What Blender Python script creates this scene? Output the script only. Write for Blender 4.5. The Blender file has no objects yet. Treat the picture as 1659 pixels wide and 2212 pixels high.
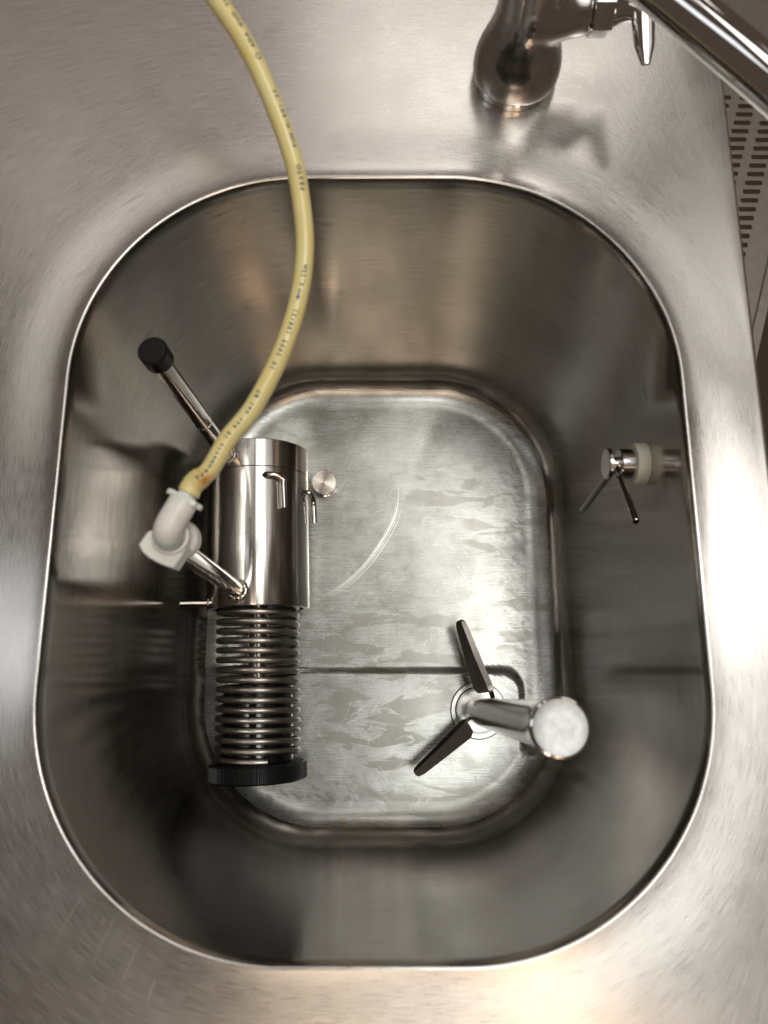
import bpy, bmesh, math, random
from mathutils import Vector, Matrix
random.seed(7)
R_ = math.radians
S = bpy.context.scene
MM = 0.001

# ---------------------------------------------------------------- camera
cam = bpy.data.cameras.new("camera")
camo = bpy.data.objects.new("camera", cam)
S.collection.objects.link(camo)
camo.location = (0, 0, 0.370)
camo.rotation_euler = (R_(12.784), 0, 0)
cam.sensor_fit = 'VERTICAL'
cam.sensor_height = 36.0
cam.lens = 36.0 * 1591 / 2212
cam.clip_start = 0.01
cam.clip_end = 50
cam.dof.use_dof = True
cam.dof.focus_distance = 0.555
cam.dof.aperture_fstop = cam.lens / 3.6
S.camera = camo

# ---------------------------------------------------------------- world, lamps, exposure
W = bpy.data.worlds.new("World"); S.world = W; W.use_nodes = True
bg = W.node_tree.nodes['Background']
bg.inputs[0].default_value = (0.118, 0.088, 0.068, 1)
bg.inputs[1].default_value = 0.65
S.view_settings.view_transform = 'Standard'
S.view_settings.look = 'None'
S.view_settings.exposure = 0.14
S.view_settings.gamma = 1.0

def lamp(name, loc, target, sx, sy, watts, col):
    l = bpy.data.lights.new(name, 'AREA'); l.shape = 'RECTANGLE'
    l.size = sx; l.size_y = sy; l.energy = watts; l.color = col
    o = bpy.data.objects.new(name, l); S.collection.objects.link(o)
    o.location = loc
    d = Vector(target) - Vector(loc)
    o.rotation_euler = d.to_track_quat('-Z', 'Y').to_euler()
    return o
lamp("ceiling_spot_panel_light", (0.78, 0.38, 2.7), (0.0, 0.05, -0.2), 0.36, 0.60, 13.0, (1.0, 0.985, 0.94))
lamp("ceiling_tube_light", (0.82, 0.55, 1.5), (0.80, 0.5, 0), 0.60, 1.7, 2.3, (1.0, 0.96, 0.92))
lamp("rear_ceiling_light", (0.25, 1.70, 1.5), (0.05, 0.3, 0), 0.9, 0.40, 3.0, (1.0, 0.96, 0.91))
lamp("overhead_ceiling_panel_light", (0.28, 0.62, 1.6), (0.28, 0.62, 0), 0.62, 0.46, 2.6, (1.0, 0.99, 0.95))
lamp("left_ceiling_panel_light", (-0.45, 0.90, 1.6), (-0.45, 0.90, 0), 0.60, 0.50, 1.0, (1.0, 0.96, 0.90))
lamp("front_ceiling_panel_light", (0.30, -0.24, 1.6), (0.30, -0.24, 0), 0.46, 0.34, 3.6, (0.97, 1.0, 0.97))
lamp("front_left_ceiling_panel_light", (-0.12, -1.30, 1.6), (-0.12, -1.0, 0), 0.44, 0.60, 3.6, (1.0, 0.82, 0.63))
lamp("far_fill_light", (-0.95, 2.0, 1.7), (-0.5, 1.0, 0), 1.4, 1.2, 1.1, (1.0, 0.90, 0.80))  # added soft fill that lifts the rear-left countertop, no fixture known there
lamp("side_ceiling_light", (-0.90, 0.10, 1.4), (-0.2, 0.1, 0), 0.24, 0.95, 1.0, (0.90, 0.95, 1.0))
lamp("warm_bulb_light", (0.42, -0.95, 1.5), (0.1, 0.0, 0), 0.22, 0.22, 1.8, (1.0, 0.66, 0.42))

S.cycles.use_denoising = True
S.cycles.max_bounces = 12
S.cycles.glossy_bounces = 8
S.cycles.sample_clamp_indirect = 6

# ---------------------------------------------------------------- object helpers (all coordinates in mm, world axes)
WL = {}
def setp(o, label=None, cat=None, kind=None, group=None):
    if label: o["label"] = label
    if cat: o["category"] = cat
    if kind: o["kind"] = kind
    if group: o["group"] = group
    return o

def thing(name, loc, label, cat):
    o = bpy.data.objects.new(name, None); S.collection.objects.link(o)
    o.empty_display_size = 0.01
    o.location = Vector(loc) * MM; WL[o] = Vector(loc) * MM
    return setp(o, label, cat)

def place(name, me, parent, origin):
    o = bpy.data.objects.new(name, me); S.collection.objects.link(o)
    if parent is not None:
        o.parent = parent; o.location = origin - WL[parent]
    else:
        o.location = origin
    WL[o] = origin.copy()
    return o

def build(name, verts, faces, mat, parent=None, uvs=None, angle=35, mats=None, fmat=None):
    """verts in mm (world); uvs = per-vertex uv list or per-loop list of lists"""
    vs = [Vector(v) * MM for v in verts]
    lo = Vector((min(v[i] for v in vs) for i in range(3))); hi = Vector((max(v[i] for v in vs) for i in range(3)))
    c = (lo + hi) / 2
    me = bpy.data.meshes.new(name)
    me.from_pydata([v - c for v in vs], [], faces)
    for m in (mats or [mat]): me.materials.append(m)
    if fmat: me.polygons.foreach_set("material_index", fmat)
    if uvs is not None:
        ul = me.uv_layers.new(name="UVMap")
        if len(uvs) == len(verts):
            for l in me.loops: ul.data[l.index].uv = uvs[l.vertex_index]
        else:
            for p, fu in zip(me.polygons, uvs):
                for li, uv in zip(p.loop_indices, fu): ul.data[li].uv = uv
    me.polygons.foreach_set("use_smooth", [True] * len(me.polygons))
    me.validate(); me.update()
    me.set_sharp_from_angle(angle=R_(angle))
    return place(name, me, parent, c)

class MB:
    """collects shapes in mm"""
    def __init__(s): s.v = []; s.f = []; s.u = []
    def add(s, v, f, u=None):
        b = len(s.v); s.v += [tuple(x) for x in v]
        s.f += [tuple(i + b for i in q) for q in f]
        s.u += (u if u else [[(0, 0)] * len(q) for q in f])
    def out(s, name, mat, parent=None, angle=35):
        return build(name, s.v, s.f, mat, parent, s.u, angle)

def frame_from(d, hint=None):
    d = Vector(d).normalized()
    h = Vector(hint) if hint else (Vector((0, 0, 1)) if abs(d.z) < 0.9 else Vector((0, 1, 0)))
    a = (h - d * h.dot(d)).normalized(); b = d.cross(a)
    return d, a, b

def lathe(mb, base, axis, prof, seg=48, hint=None, rfun=None):
    """prof: list of (radius, height along axis); r=0 at ends closes"""
    base = Vector(base); d, a, b = frame_from(axis, hint)
    v = []; idx = []; 
    for (r, h) in prof:
        if r <= 1e-6:
            idx.append([len(v)]); v.append(base + d * h)
        else:
            ring = []
            for k in range(seg):
                t = 2 * math.pi * k / seg
                rr = r if rfun is None else rfun(r, h, t)
                ring.append(len(v)); v.append(base + d * h + a * (rr * math.cos(t)) + b * (rr * math.sin(t)))
            idx.append(ring)
    f = []; u = []; L = 0
    for i in range(len(prof) - 1):
        A, B = idx[i], idx[i + 1]
        dl = math.hypot(prof[i + 1][0] - prof[i][0], prof[i + 1][1] - prof[i][1]); L2 = L + dl
        rm = max(prof[i][0], prof[i + 1][0])
        for k in range(seg):
            k2 = (k + 1) % seg
            t1 = 2 * math.pi * k / seg * rm / 10; t2 = 2 * math.pi * (k + 1) / seg * rm / 10
            if len(A) == 1 and len(B) == 1: continue
            if len(A) == 1: f.append((A[0], B[k], B[k2])); u.append([(L / 10, t1), (L2 / 10, t1), (L2 / 10, t2)])
            elif len(B) == 1: f.append((A[k], B[0], A[k2])); u.append([(L / 10, t1), (L2 / 10, t1), (L / 10, t2)])
            else:
                f.append((A[k], B[k], B[k2], A[k2])); u.append([(L / 10, t1), (L2 / 10, t1), (L2 / 10, t2), (L / 10, t2)])
        L = L2
    mb.add(v, f, u)

def catmull(P, n=10):
    P = [Vector(p) for p in P]; P = [P[0] * 2 - P[1]] + P + [P[-1] * 2 - P[-2]]
    out = []
    for i in range(1, len(P) - 2):
        p0, p1, p2, p3 = P[i - 1:i + 3]
        for k in range(n):
            t = k / n
            out.append(0.5 * ((2 * p1) + (p2 - p0) * t + (2 * p0 - 5 * p1 + 4 * p2 - p3) * t * t + (3 * p1 - p0 - 3 * p2 + p3) * t ** 3))
    out.append(P[-2]); return out

def sweep_frames(P, hint=(0, 0, 1)):
    T = []
    for i in range(len(P)):
        a = P[max(i - 1, 0)]; b = P[min(i + 1, len(P) - 1)]; T.append((b - a).normalized())
    N = []; n = Vector(hint)
    for t in T:
        n = n - t * n.dot(t)
        if n.length < 1e-4: n = t.orthogonal()
        n = n.normalized(); N.append(n.copy())
    return T, N, [t.cross(n) for t, n in zip(T, N)]

def tube(mb, P, rad, seg=16, caps=True, hint=(0, 0, 1), closed=False):
    P = [Vector(p) for p in P]
    T, N, B = sweep_frames(P, hint)
    if not hasattr(rad, '__len__'): rad = [rad] * len(P)
    v = []; f = []; u = []; L = 0
    for i, p in enumerate(P):
        for k in range(seg):
            t = 2 * math.pi * k / seg
            v.append(p + N[i] * (rad[i] * math.cos(t)) + B[i] * (rad[i] * math.sin(t)))
    for i in range(len(P) - 1):
        L2 = L + (P[i + 1] - P[i]).length
        for k in range(seg):
            k2 = (k + 1) % seg
            f.append((i * seg + k, i * seg + k2, (i + 1) * seg + k2, (i + 1) * seg + k))
            c1 = 2 * math.pi * k / seg * rad[i] / 10; c2 = 2 * math.pi * (k + 1) / seg * rad[i] / 10
            u.append([(L / 10, c1), (L / 10, c2), (L2 / 10, c2), (L2 / 10, c1)])
        L = L2
    if caps:
        f.append(tuple(reversed(range(seg)))); u.append([(0, 0)] * seg)
        n = (len(P) - 1) * seg
        f.append(tuple(range(n, n + seg))); u.append([(0, 0)] * seg)
    mb.add(v, f, u)

def rod(mb, a, b, r, seg=20, bev=0.4):
    a, b = Vector(a), Vector(b); L = (b - a).length
    lathe(mb, a, b - a, [(0, 0), (r - bev, 0), (r, bev), (r, L - bev), (r - bev, L), (0, L)], seg)

def prism(mb, poly, z0, z1, bev=0.6):
    n = len(poly); cx = sum(p[0] for p in poly) / n; cy = sum(p[1] for p in poly) / n
    def ring(ins, z):
        o = []
        for x, y in poly:
            dx, dy = x - cx, y - cy; l = math.hypot(dx, dy); k = (l - ins) / l
            o.append((cx + dx * k, cy + dy * k, z))
        return o
    v = ring(bev, z0) + ring(0, z0 + bev) + ring(0, z1 - bev) + ring(bev, z1)
    f = [tuple(reversed(range(n)))]
    for r in range(3):
        for k in range(n):
            k2 = (k + 1) % n; f.append((r * n + k, r * n + k2, (r + 1) * n + k2, (r + 1) * n + k))
    f.append(tuple(range(3 * n, 4 * n)))
    mb.add(v, f)

# ---------------------------------------------------------------- materials
class N:
    def __init__(s, name):
        s.m = bpy.data.materials.new(name); s.m.use_nodes = True
        s.t = s.m.node_tree; s.p = s.t.nodes['Principled BSDF']
    def n(s, typ, **kw):
        x = s.t.nodes.new(typ)
        for k, v in kw.items(): setattr(x, k, v)
        return x
    def l(s, a, b): s.t.links.new(a, b)
    def mapped(s, src, scale, rot=0.0, loc=(0, 0, 0)):
        if rot:
            m0 = s.n('ShaderNodeMapping'); m0.inputs['Rotation'].default_value = (0, 0, rot); s.l(src, m0.inputs['Vector']); src = m0.outputs[0]; rot = 0
        m = s.n('ShaderNodeMapping'); m.inputs['Scale'].default_value = scale
        m.inputs['Rotation'].default_value = (0, 0, rot); m.inputs['Location'].default_value = loc
        s.l(src, m.inputs['Vector']); return m.outputs[0]
    def noise(s, vec, scale=1, detail=4, rough=0.55, dist=0.0):
        x = s.n('ShaderNodeTexNoise'); x.inputs['Scale'].default_value = scale
        x.inputs['Detail'].default_value = detail; x.inputs['Roughness'].default_value = rough
        x.inputs['Distortion'].default_value = dist
        s.l(vec, x.inputs['Vector']); return x.outputs[0]
    def rng(s, val, a, b, c, d):
        x = s.n('ShaderNodeMapRange'); 
        for i, q in enumerate((a, b, c, d)): x.inputs[i + 1].default_value = q
        s.l(val, x.inputs[0]); return x.outputs[0]
    def math(s, op, a, b):
        x = s.n('ShaderNodeMath', operation=op)
        for i, q in enumerate((a, b)):
            if isinstance(q, (int, float)): x.inputs[i].default_value = q
            else: s.l(q, x.inputs[i])
        return x.outputs[0]
    def mix(s, fac, a, b):
        x = s.n('ShaderNodeMix', data_type='RGBA')
        if isinstance(fac, (int, float)): x.inputs[0].default_value = fac
        else: s.l(fac, x.inputs[0])
        for i, q in ((6, a), (7, b)):
            if isinstance(q, tuple): x.inputs[i].default_value = (*q, 1)
            else: s.l(q, x.inputs[i])
        return x.outputs[2]
    def bump(s, h, strength, dist):
        x = s.n('ShaderNodeBump'); x.inputs['Strength'].default_value = strength
        x.inputs['Distance'].default_value = dist; s.l(h, x.inputs['Height']); s.l(x.outputs[0], s.p.inputs['Normal'])

def plain(name, col, rough, metal=0.0, **kw):
    m = N(name); p = m.p
    g = m.n('ShaderNodeTexCoord').outputs['Object']
    nz = m.noise(g, 900, 3)
    m.l(m.rng(nz, 0.3, 0.7, rough * 0.85, min(1, rough * 1.15)), p.inputs['Roughness'])
    m.l(m.mix(m.rng(m.noise(g, 120, 4), 0.35, 0.7, 0, 1), col, tuple(c * 0.86 for c in col)), p.inputs['Base Color'])
    p.inputs['Metallic'].default_value = metal
    for k, v in kw.items(): p.inputs[k.replace('_', ' ')].default_value = v
    return m.m

def steel(name, col=(0.62, 0.59, 0.555), rough=0.25, aniso=0.6, grain=(9, 0.25), gvar=0.06, bump=0.05, dirt=0.25, smear=0.3, marks=False, cv=0.14):
    """brushed steel: U runs across the grain, V along it (uv in cm)"""
    m = N(name); p = m.p
    uv = m.n('ShaderNodeUVMap'); uv.uv_map = "UVMap"; UV = uv.outputs[0]
    obj = m.n('ShaderNodeTexCoord').outputs['Object']
    g = m.noise(m.mapped(UV, (grain[0], grain[1], 1)), 1, 6, 0.65)
    g2 = m.noise(m.mapped(UV, (grain[0] * 0.22, grain[1] * 0.35, 1), loc=(3, 7, 0)), 1, 3, 0.5)
    cloud = m.noise(obj, 14, 5, 0.6)
    r = m.math('ADD', m.rng(g, 0.3, 0.7, rough - gvar, rough + gvar), m.rng(cloud, 0.35, 0.7, -0.03, smear * 0.2))
    m.l(r, p.inputs['Roughness'])
    c = m.mix(m.rng(g, 0.25, 0.75, 0, 1), tuple(x * (1 - cv) for x in col), tuple(min(1, x * (1 + cv)) for x in col))
    c = m.mix(m.rng(m.noise(obj, 32, 6, 0.7), 0.52, 0.75, 0, dirt), c, (col[0] * 0.62, col[1] * 0.58, col[2] * 0.50))
    if marks:   # dried drips and rub marks
        k = m.rng(m.noise(m.mapped(UV, (1.6, 0.35, 1), loc=(5, 1, 0)), 1, 6, 0.7), 0.60, 0.66, 0, 0.6)
        k = m.math('MULTIPLY', k, m.rng(m.noise(m.mapped(UV, (0.12, 0.08, 1), loc=(1, 9, 0)), 1, 2), 0.50, 0.6, 0, 1))
        c = m.mix(k, c, (0.13, 0.12, 0.10))
    m.l(c, p.inputs['Base Color'])
    p.inputs['Metallic'].default_value = 1
    p.inputs['Anisotropic'].default_value = aniso
    tg = m.n('ShaderNodeTangent', direction_type='UV_MAP', uv_map="UVMap")
    m.l(tg.outputs[0], p.inputs['Tangent'])
    m.bump(m.math('ADD', m.math('MULTIPLY', g, 1.0), m.math('MULTIPLY', g2, 0.7)), bump, 0.0006)
    return m.m

def floor_steel():
    m = N("scratched_steel"); p = m.p
    uv = m.n('ShaderNodeUVMap'); uv.uv_map = "UVMap"; UV = uv.outputs[0]   # planar cm
    tot = None
    for (rot, sc, th, off) in ((0.5, (14, 0.35, 1), 0.60, 0), (-0.6, (14, 0.5, 1), 0.61, 5), (1.25, (16, 0.45, 1), 0.62, 11), (2.5, (12, 0.4, 1), 0.63, 17), (0.05, (14, 0.3, 1), 0.61, 23)):
        warp = m.noise(m.mapped(UV, (0.25, 0.25, 1), loc=(off, off, 0)), 1, 2)
        vec = m.n('ShaderNodeVectorMath', operation='ADD'); m.l(UV, vec.inputs[0]); m.l(warp, vec.inputs[1])
        s = m.rng(m.noise(m.mapped(vec.outputs[0], sc, rot, (off, 0, 0)), 1, 3, 0.6), th + 0.03, th + 0.12, 0, 0.8)
        s = m.math('MULTIPLY', s, m.rng(m.noise(m.mapped(UV, (0.2, 0.2, 1), loc=(off * 1.7, 3, 0)), 1, 2), 0.42, 0.62, 0.0, 1))
        tot = s if tot is None else m.math('MAXIMUM', tot, s)
    brush = m.noise(m.mapped(UV, (0.35, 10, 1)), 1, 6, 0.7)
    # dried water marks, drawn out sideways
    wv = m.noise(m.mapped(UV, (0.22, 0.75, 1), loc=(2.3, 1.1, 0)), 1, 6, 0.55, 0.6)
    zx = m.n('ShaderNodeSeparateXYZ'); m.l(UV, zx.inputs[0])
    win = m.math('MULTIPLY', m.math('MULTIPLY', m.rng(zx.outputs[0], -8.0, -6.5, 0, 1), m.rng(zx.outputs[0], 1.0, 6.5, 1, 0)), m.math('MULTIPLY', m.rng(zx.outputs[1], -9.0, -7.0, 0, 1), m.rng(zx.outputs[1], 4.5, 8.0, 1, 0)))
    zone = m.math('MAXIMUM', win, m.math('MULTIPLY', m.rng(m.noise(m.mapped(UV, (0.13, 0.16, 1), loc=(8.2, 3.1, 0)), 1, 2), 0.47, 0.56, 0, 1), 0.6))
    edge = m.rng(m.math('ABSOLUTE', m.math('SUBTRACT', wv, 0.535), 0), 0.0, 0.012, 1, 0)
    edge = m.math('MULTIPLY', edge, zone)
    pool = m.math('MULTIPLY', m.rng(wv, 0.53, 0.55, 0, 1), zone)
    cloud = m.noise(m.mapped(UV, (0.35, 0.35, 1)), 1, 5, 0.65)
    base = m.mix(m.rng(cloud, 0.35, 0.65, 0, 1), (0.33, 0.325, 0.302), (0.56, 0.555, 0.53))
    base = m.mix(m.math('MULTIPLY', pool, 0.62), base, (0.22, 0.205, 0.165))
    base = m.mix(m.math('MULTIPLY', edge, 0.35), base, (0.16, 0.15, 0.12))
    sx = m.n('ShaderNodeSeparateXYZ'); m.l(UV, sx.inputs[0])
    rx = m.math('MULTIPLY', m.rng(sx.outputs[0], 8.6, 11.6, 0, 1), m.rng(sx.outputs[0], 11.9, 12.5, 1, 0))
    ry = m.math('MULTIPLY', m.rng(sx.outputs[1], -6.0, -9.2, 0, 0.8), m.rng(sx.outputs[1], -9.3, -10.0, 1, 0))
    rx = m.math('MULTIPLY', rx, m.rng(sx.outputs[1], -9.3, -10.0, 1, 0)); ry = m.math('MULTIPLY', ry, m.rng(sx.outputs[0], 2.0, 0.0, 0.25, 1))
    rubz = m.math('MAXIMUM', rx, ry)
    rub = m.math('MULTIPLY', rubz, m.rng(m.noise(m.mapped(UV, (0.9, 2.2, 1), 0.7, (4, 4, 0)), 1, 7, 0.75, 0.4), 0.47, 0.60, 0, 0.8))
    base = m.mix(rub, base, (0.20, 0.195, 0.18))
    speck = m.rng(m.noise(m.mapped(UV, (7, 7, 1)), 1, 3, 0.7), 0.685, 0.73, 0, 0.75)
    base = m.mix(speck, base, (0.10, 0.09, 0.07))
    base = m.mix(m.math('MULTIPLY', tot, 0.35), base, (0.86, 0.85, 0.82))
    m.l(base, p.inputs['Base Color'])
    r = m.math('ADD', m.rng(brush, 0.3, 0.7, 0.23, 0.33), m.math('MULTIPLY', tot, 0.10))
    r = m.math('ADD', r, m.math('MULTIPLY', pool, 0.05))
    m.l(r, p.inputs['Roughness'])
    p.inputs['Metallic'].default_value = 1
    m.bump(m.math('ADD', m.math('MULTIPLY', tot, -0.35), m.math('MULTIPLY', brush, 0.5)), 0.10, 0.0006)
    # the worn sheet scatters broadly as well as mirroring
    p2 = m.n('ShaderNodeBsdfPrincipled'); m.l(base, p2.inputs['Base Color']); p2.inputs['Metallic'].default_value = 1
    m.l(m.rng(cloud, 0.35, 0.65, 0.70, 0.85), p2.inputs['Roughness'])
    for lk in list(m.t.links):
        if lk.to_socket == p.inputs['Normal']: m.l(lk.from_socket, p2.inputs['Normal'])
    ms = m.n('ShaderNodeMixShader'); m.l(m.rng(cloud, 0.3, 0.7, 0.22, 0.42), ms.inputs[0]); m.l(p.outputs[0], ms.inputs[1]); m.l(p2.outputs[0], ms.inputs[2])
    m.l(ms.outputs[0], m.t.nodes['Material Output'].inputs['Surface'])
    return m.m

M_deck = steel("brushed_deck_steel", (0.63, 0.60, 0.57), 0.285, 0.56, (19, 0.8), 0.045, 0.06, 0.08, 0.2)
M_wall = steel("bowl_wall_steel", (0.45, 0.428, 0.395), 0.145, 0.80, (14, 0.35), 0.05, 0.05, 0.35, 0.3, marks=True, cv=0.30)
M_floor = floor_steel()
M_body = steel("turned_steel", (0.66, 0.64, 0.61), 0.19, 0.88, (0.3, 9), 0.04, 0.02, 0.12, 0.2)
M_pipe = steel("polished_pipe_steel", (0.66, 0.635, 0.60), 0.10, 0.2, (0.5, 4), 0.03, 0.01, 0.15, 0.15)
M_spring = plain("spring_steel", (0.44, 0.405, 0.365), 0.34, 1.0)
M_flange = plain("flange_steel", (0.66, 0.645, 0.61), 0.34, 1.0)
M_chrome = plain("chrome", (0.78, 0.765, 0.75), 0.045, 1.0)
M_satin = plain("satin_chrome", (0.72, 0.70, 0.685), 0.17, 1.0)
M_weld = plain("weld_bead", (0.50, 0.46, 0.41), 0.22, 1.0)
M_dark = plain("dark_blade_steel", (0.12, 0.108, 0.098), 0.22, 1.0)
M_black = plain("black_plastic", (0.008, 0.008, 0.008), 0.4, Specular_IOR_Level=0.25)
M_wet = plain("wet_black_rubber", (0.006, 0.006, 0.006), 0.10)
M_gap = plain("dark_joint_and_slot_shade", (0.01, 0.009, 0.008), 0.7)
M_white = plain("white_nylon", (0.90, 0.875, 0.82), 0.30, Subsurface_Weight=0.35, Subsurface_Scale=0.004)
M_cream = plain("cream_nylon", (0.78, 0.745, 0.64), 0.38, Subsurface_Weight=0.25, Subsurface_Scale=0.003)
M_ink = plain("blue_grey_ink", (0.05, 0.10, 0.14), 0.6)
M_inkblue = plain("blue_ink", (0.03, 0.13, 0.27), 0.6)
M_tray = plain("tray_steel", (0.33, 0.295, 0.26), 0.45, 0.8)
M_brown = plain("brown_floor_tile", (0.075, 0.045, 0.026), 0.5)
M_crumb = plain("crumb_yellow", (0.75, 0.52, 0.12), 0.6)
M_scr = plain("bright_scratch", (0.88, 0.86, 0.82), 0.34, 1.0)
M_limes = plain("limescale", (0.40, 0.345, 0.295), 0.5, 0.7)
def disc_mat():
    m = N("end_cap_steel"); p = m.p
    g = m.n('ShaderNodeTexCoord').outputs['Object']
    a = m.noise(g, 260, 5, 0.65); b = m.noise(g, 900, 3)
    m.l(m.mix(m.rng(a, 0.4, 0.65, 0, 1), (0.40, 0.40, 0.40), (0.37, 0.367, 0.36)), p.inputs['Base Color'])
    m.l(m.rng(a, 0.35, 0.65, 0.42, 0.47), p.inputs['Roughness']); p.inputs['Metallic'].default_value = 1
    m.bump(m.math('ADD', a, m.math('MULTIPLY', b, 0.4)), 0.05, 0.0006)
    return m.m
M_disc = disc_mat()
M_knobtop = steel("turned_knob_steel", (0.66, 0.60, 0.54), 0.22, 0.85, (6, 0.2), 0.05, 0.05, 0.1, 0.1)

def hose_mat():
    m = N("yellow_polyurethane"); p = m.p
    uv = m.n('ShaderNodeUVMap'); uv.uv_map = "UVMap"
    sep = m.n('ShaderNodeSeparateXYZ'); m.l(uv.outputs[0], sep.inputs[0])
    nz = m.noise(m.mapped(uv.outputs[0], (0.5, 1.5, 1)), 1, 4)
    c = m.mix(m.rng(nz, 0.35, 0.7, 0, 1), (1.0, 0.83, 0.42), (0.98, 0.75, 0.30))
    # rust-coloured stain where the tube is stretched over the barb (length ~ 1.2 cm from the end)
    x = sep.outputs[0]
    st = m.math('MULTIPLY', m.rng(x, 0.9, 1.25, 0, 1), m.rng(x, 1.35, 1.75, 1, 0))
    st = m.math('MULTIPLY', st, m.rng(m.noise(m.mapped(uv.outputs[0], (0.6, 1.8, 1), loc=(4, 2, 0)), 1, 3), 0.42, 0.6, 0, 1))
    c = m.mix(m.math('MULTIPLY', st, 0.9), c, (0.62, 0.27, 0.03))
    m.l(c, p.inputs['Base Color'])
    p.inputs['Roughness'].default_value = 0.33
    p.inputs['IOR'].default_value = 1.45
    p.inputs['Transmission Weight'].default_value = 0.08
    p.inputs['Subsurface Weight'].default_value = 0.6
    p.inputs['Subsurface Radius'].default_value = (0.8, 0.7, 0.5)
    p.inputs['Coat Weight'].default_value = 0.3; p.inputs['Coat Roughness'].default_value = 0.2
    p.inputs['Subsurface Scale'].default_value = 0.0025
    return m.m
M_hose = hose_mat()

# ---------------------------------------------------------------- sink bowl and countertop
NS, NC = 44, 48
def outline(x0, x1, y0, y1, R):
    """rounded rectangle, ccw from the right edge; returns points, outward normals"""
    pts = []; nrm = []
    cs = [((x1 - R, y1 - R), 0), ((x0 + R, y1 - R), 90), ((x0 + R, y0 + R), 180), ((x1 - R, y0 + R), 270)]
    for q in range(4):
        (cx, cy), a0 = cs[q]
        for k in range(NC):
            a = R_(a0 + 90 * k / NC)
            n = Vector((math.cos(a), math.sin(a))); pts.append(Vector((cx, cy)) + n * R); nrm.append(n)
        a = R_(a0 + 90); n = Vector((math.cos(a), math.sin(a)))
        pA = Vector((cx, cy)) + n * R
        (dx, dy), _ = cs[(q + 1) % 4]; pB = Vector((dx, dy)) + n * R
        for k in range(NS):
            pts.append(pA.lerp(pB, k / NS)); nrm.append(n.copy())
    return pts, nrm
RIM = (-170, 160, -127, 281, 123)
BOT = (-157, 150, -124, 262, 108)
rim_p, rim_n = outline(*RIM)
NT = len(rim_p)
arc = [0.0]
for i in range(NT): arc.append(arc[-1] + (rim_p[(i + 1) % NT] - rim_p[i]).length)

# bowl
Zf, FR, FW = -250.0, 26.0, 28.0
rings = []; depth = []
prof = [(-2.6, -1.6)]                        # (inset from rim, z) lip under the rim bead
lev = 40
for k in range(lev + 1):
    t = k / lev
    prof.append((None, -3.2 + (Zf + FR + 3.2) * t))
L = 0; prev = None
def lerp_box(t): return tuple(a + (b - a) * t for a, b in zip(RIM, BOT))
V = []; Frs = []; Uv = []; FM = []
def push_ring(pts, z):
    b = len(V)
    for p, zz in zip(pts, z if hasattr(z, '__len__') else [z] * len(pts)): V.append((p.x, p.y, zz))
    return b
bases = []
pts, nr = outline(*RIM)
bases.append((push_ring([p - n * (-0.3) for p, n in zip(pts, nr)], -0.6), 0.0))
bases.append((push_ring([p - n * 0.2 for p, n in zip(pts, nr)], -2.0), 0.12))
for k in range(lev + 1):
    t = k / lev; z = -4.0 + (Zf + FR + 4.0) * t
    pts, nr = outline(*lerp_box(t))
    bow = 1.6 * math.sin(math.pi * t)        # the pressed wall bellies very slightly
    bases.append((push_ring([p + n * (bow - 0.9 * (1 - t)) for p, n in zip(pts, nr)], z), -z / 10))
cen = Vector((-5, 65))
def sstep(x): x = max(0, min(1, x)); return x * x * (3 - 2 * x)
def recess(p):
    # shallow pressed sump in the front half of the floor
    x0, x1, y0, y1, r = -150, 113, -140, 7, 16
    qx = abs(p.x - (x0 + x1) / 2) - (x1 - x0) / 2 + r; qy = abs(p.y - (y0 + y1) / 2) - (y1 - y0) / 2 + r
    d = math.hypot(max(qx, 0), max(qy, 0)) + min(max(qx, qy), 0) - r
    return 4.6 * sstep((2.2 - d) / 4.4)
def floor_z(p, s): return Zf - recess(p) - 1.2 * (1 - s)
bp, bn = outline(*BOT)
for k in range(1, 13):
    a = R_(90 * k / 12)
    ins = FW * (1 - math.cos(a)); z = Zf + FR - FR * math.sin(a)
    pf = [p - n * ins for p, n in zip(bp, bn)]
    bases.append((push_ring(pf, [z - recess(p - n * FW) * sstep(k / 12) for p, n in zip(bp, bn)]), (-(Zf + FR) + FR * a) / 10))
nwall = len(bases)
edge = [p - n * FW for p, n in zip(bp, bn)]
FRG = 110
for k in range(1, FRG):
    s = 1 - k / FRG
    pp = [cen + (e - cen) * s for e in edge]
    bases.append((push_ring(pp, [floor_z(p, s) for p in pp]), None))
ci = len(V); V.append((cen.x, cen.y, floor_z(cen, 0)))
for i in range(len(bases) - 1):
    (a, ua), (b, ub) = bases[i], bases[i + 1]
    wall = i < nwall - 6
    for k in range(NT):
        k2 = (k + 1) % NT
        q = (a + k, b + k, b + k2, a + k2); Frs.append(q)
        if wall:
            Uv.append([(ua, arc[k] / 10), (ub, arc[k] / 10), (ub, arc[k + 1] / 10), (ua, arc[k + 1] / 10)]); FM.append(0)
        else:
            Uv.append([(V[j][0] / 10, V[j][1] / 10) for j in q]); FM.append(1)
a = bases[-1][0]
for k in range(NT):
    q = (a + k, ci, a + (k + 1) % NT); Frs.append(q); Uv.append([(V[j][0] / 10, V[j][1] / 10) for j in q]); FM.append(1)
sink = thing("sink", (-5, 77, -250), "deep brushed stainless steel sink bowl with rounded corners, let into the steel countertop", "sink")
basin = build("basin", V, Frs, None, sink, Uv, 60, [M_wall, M_floor], FM)

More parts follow.
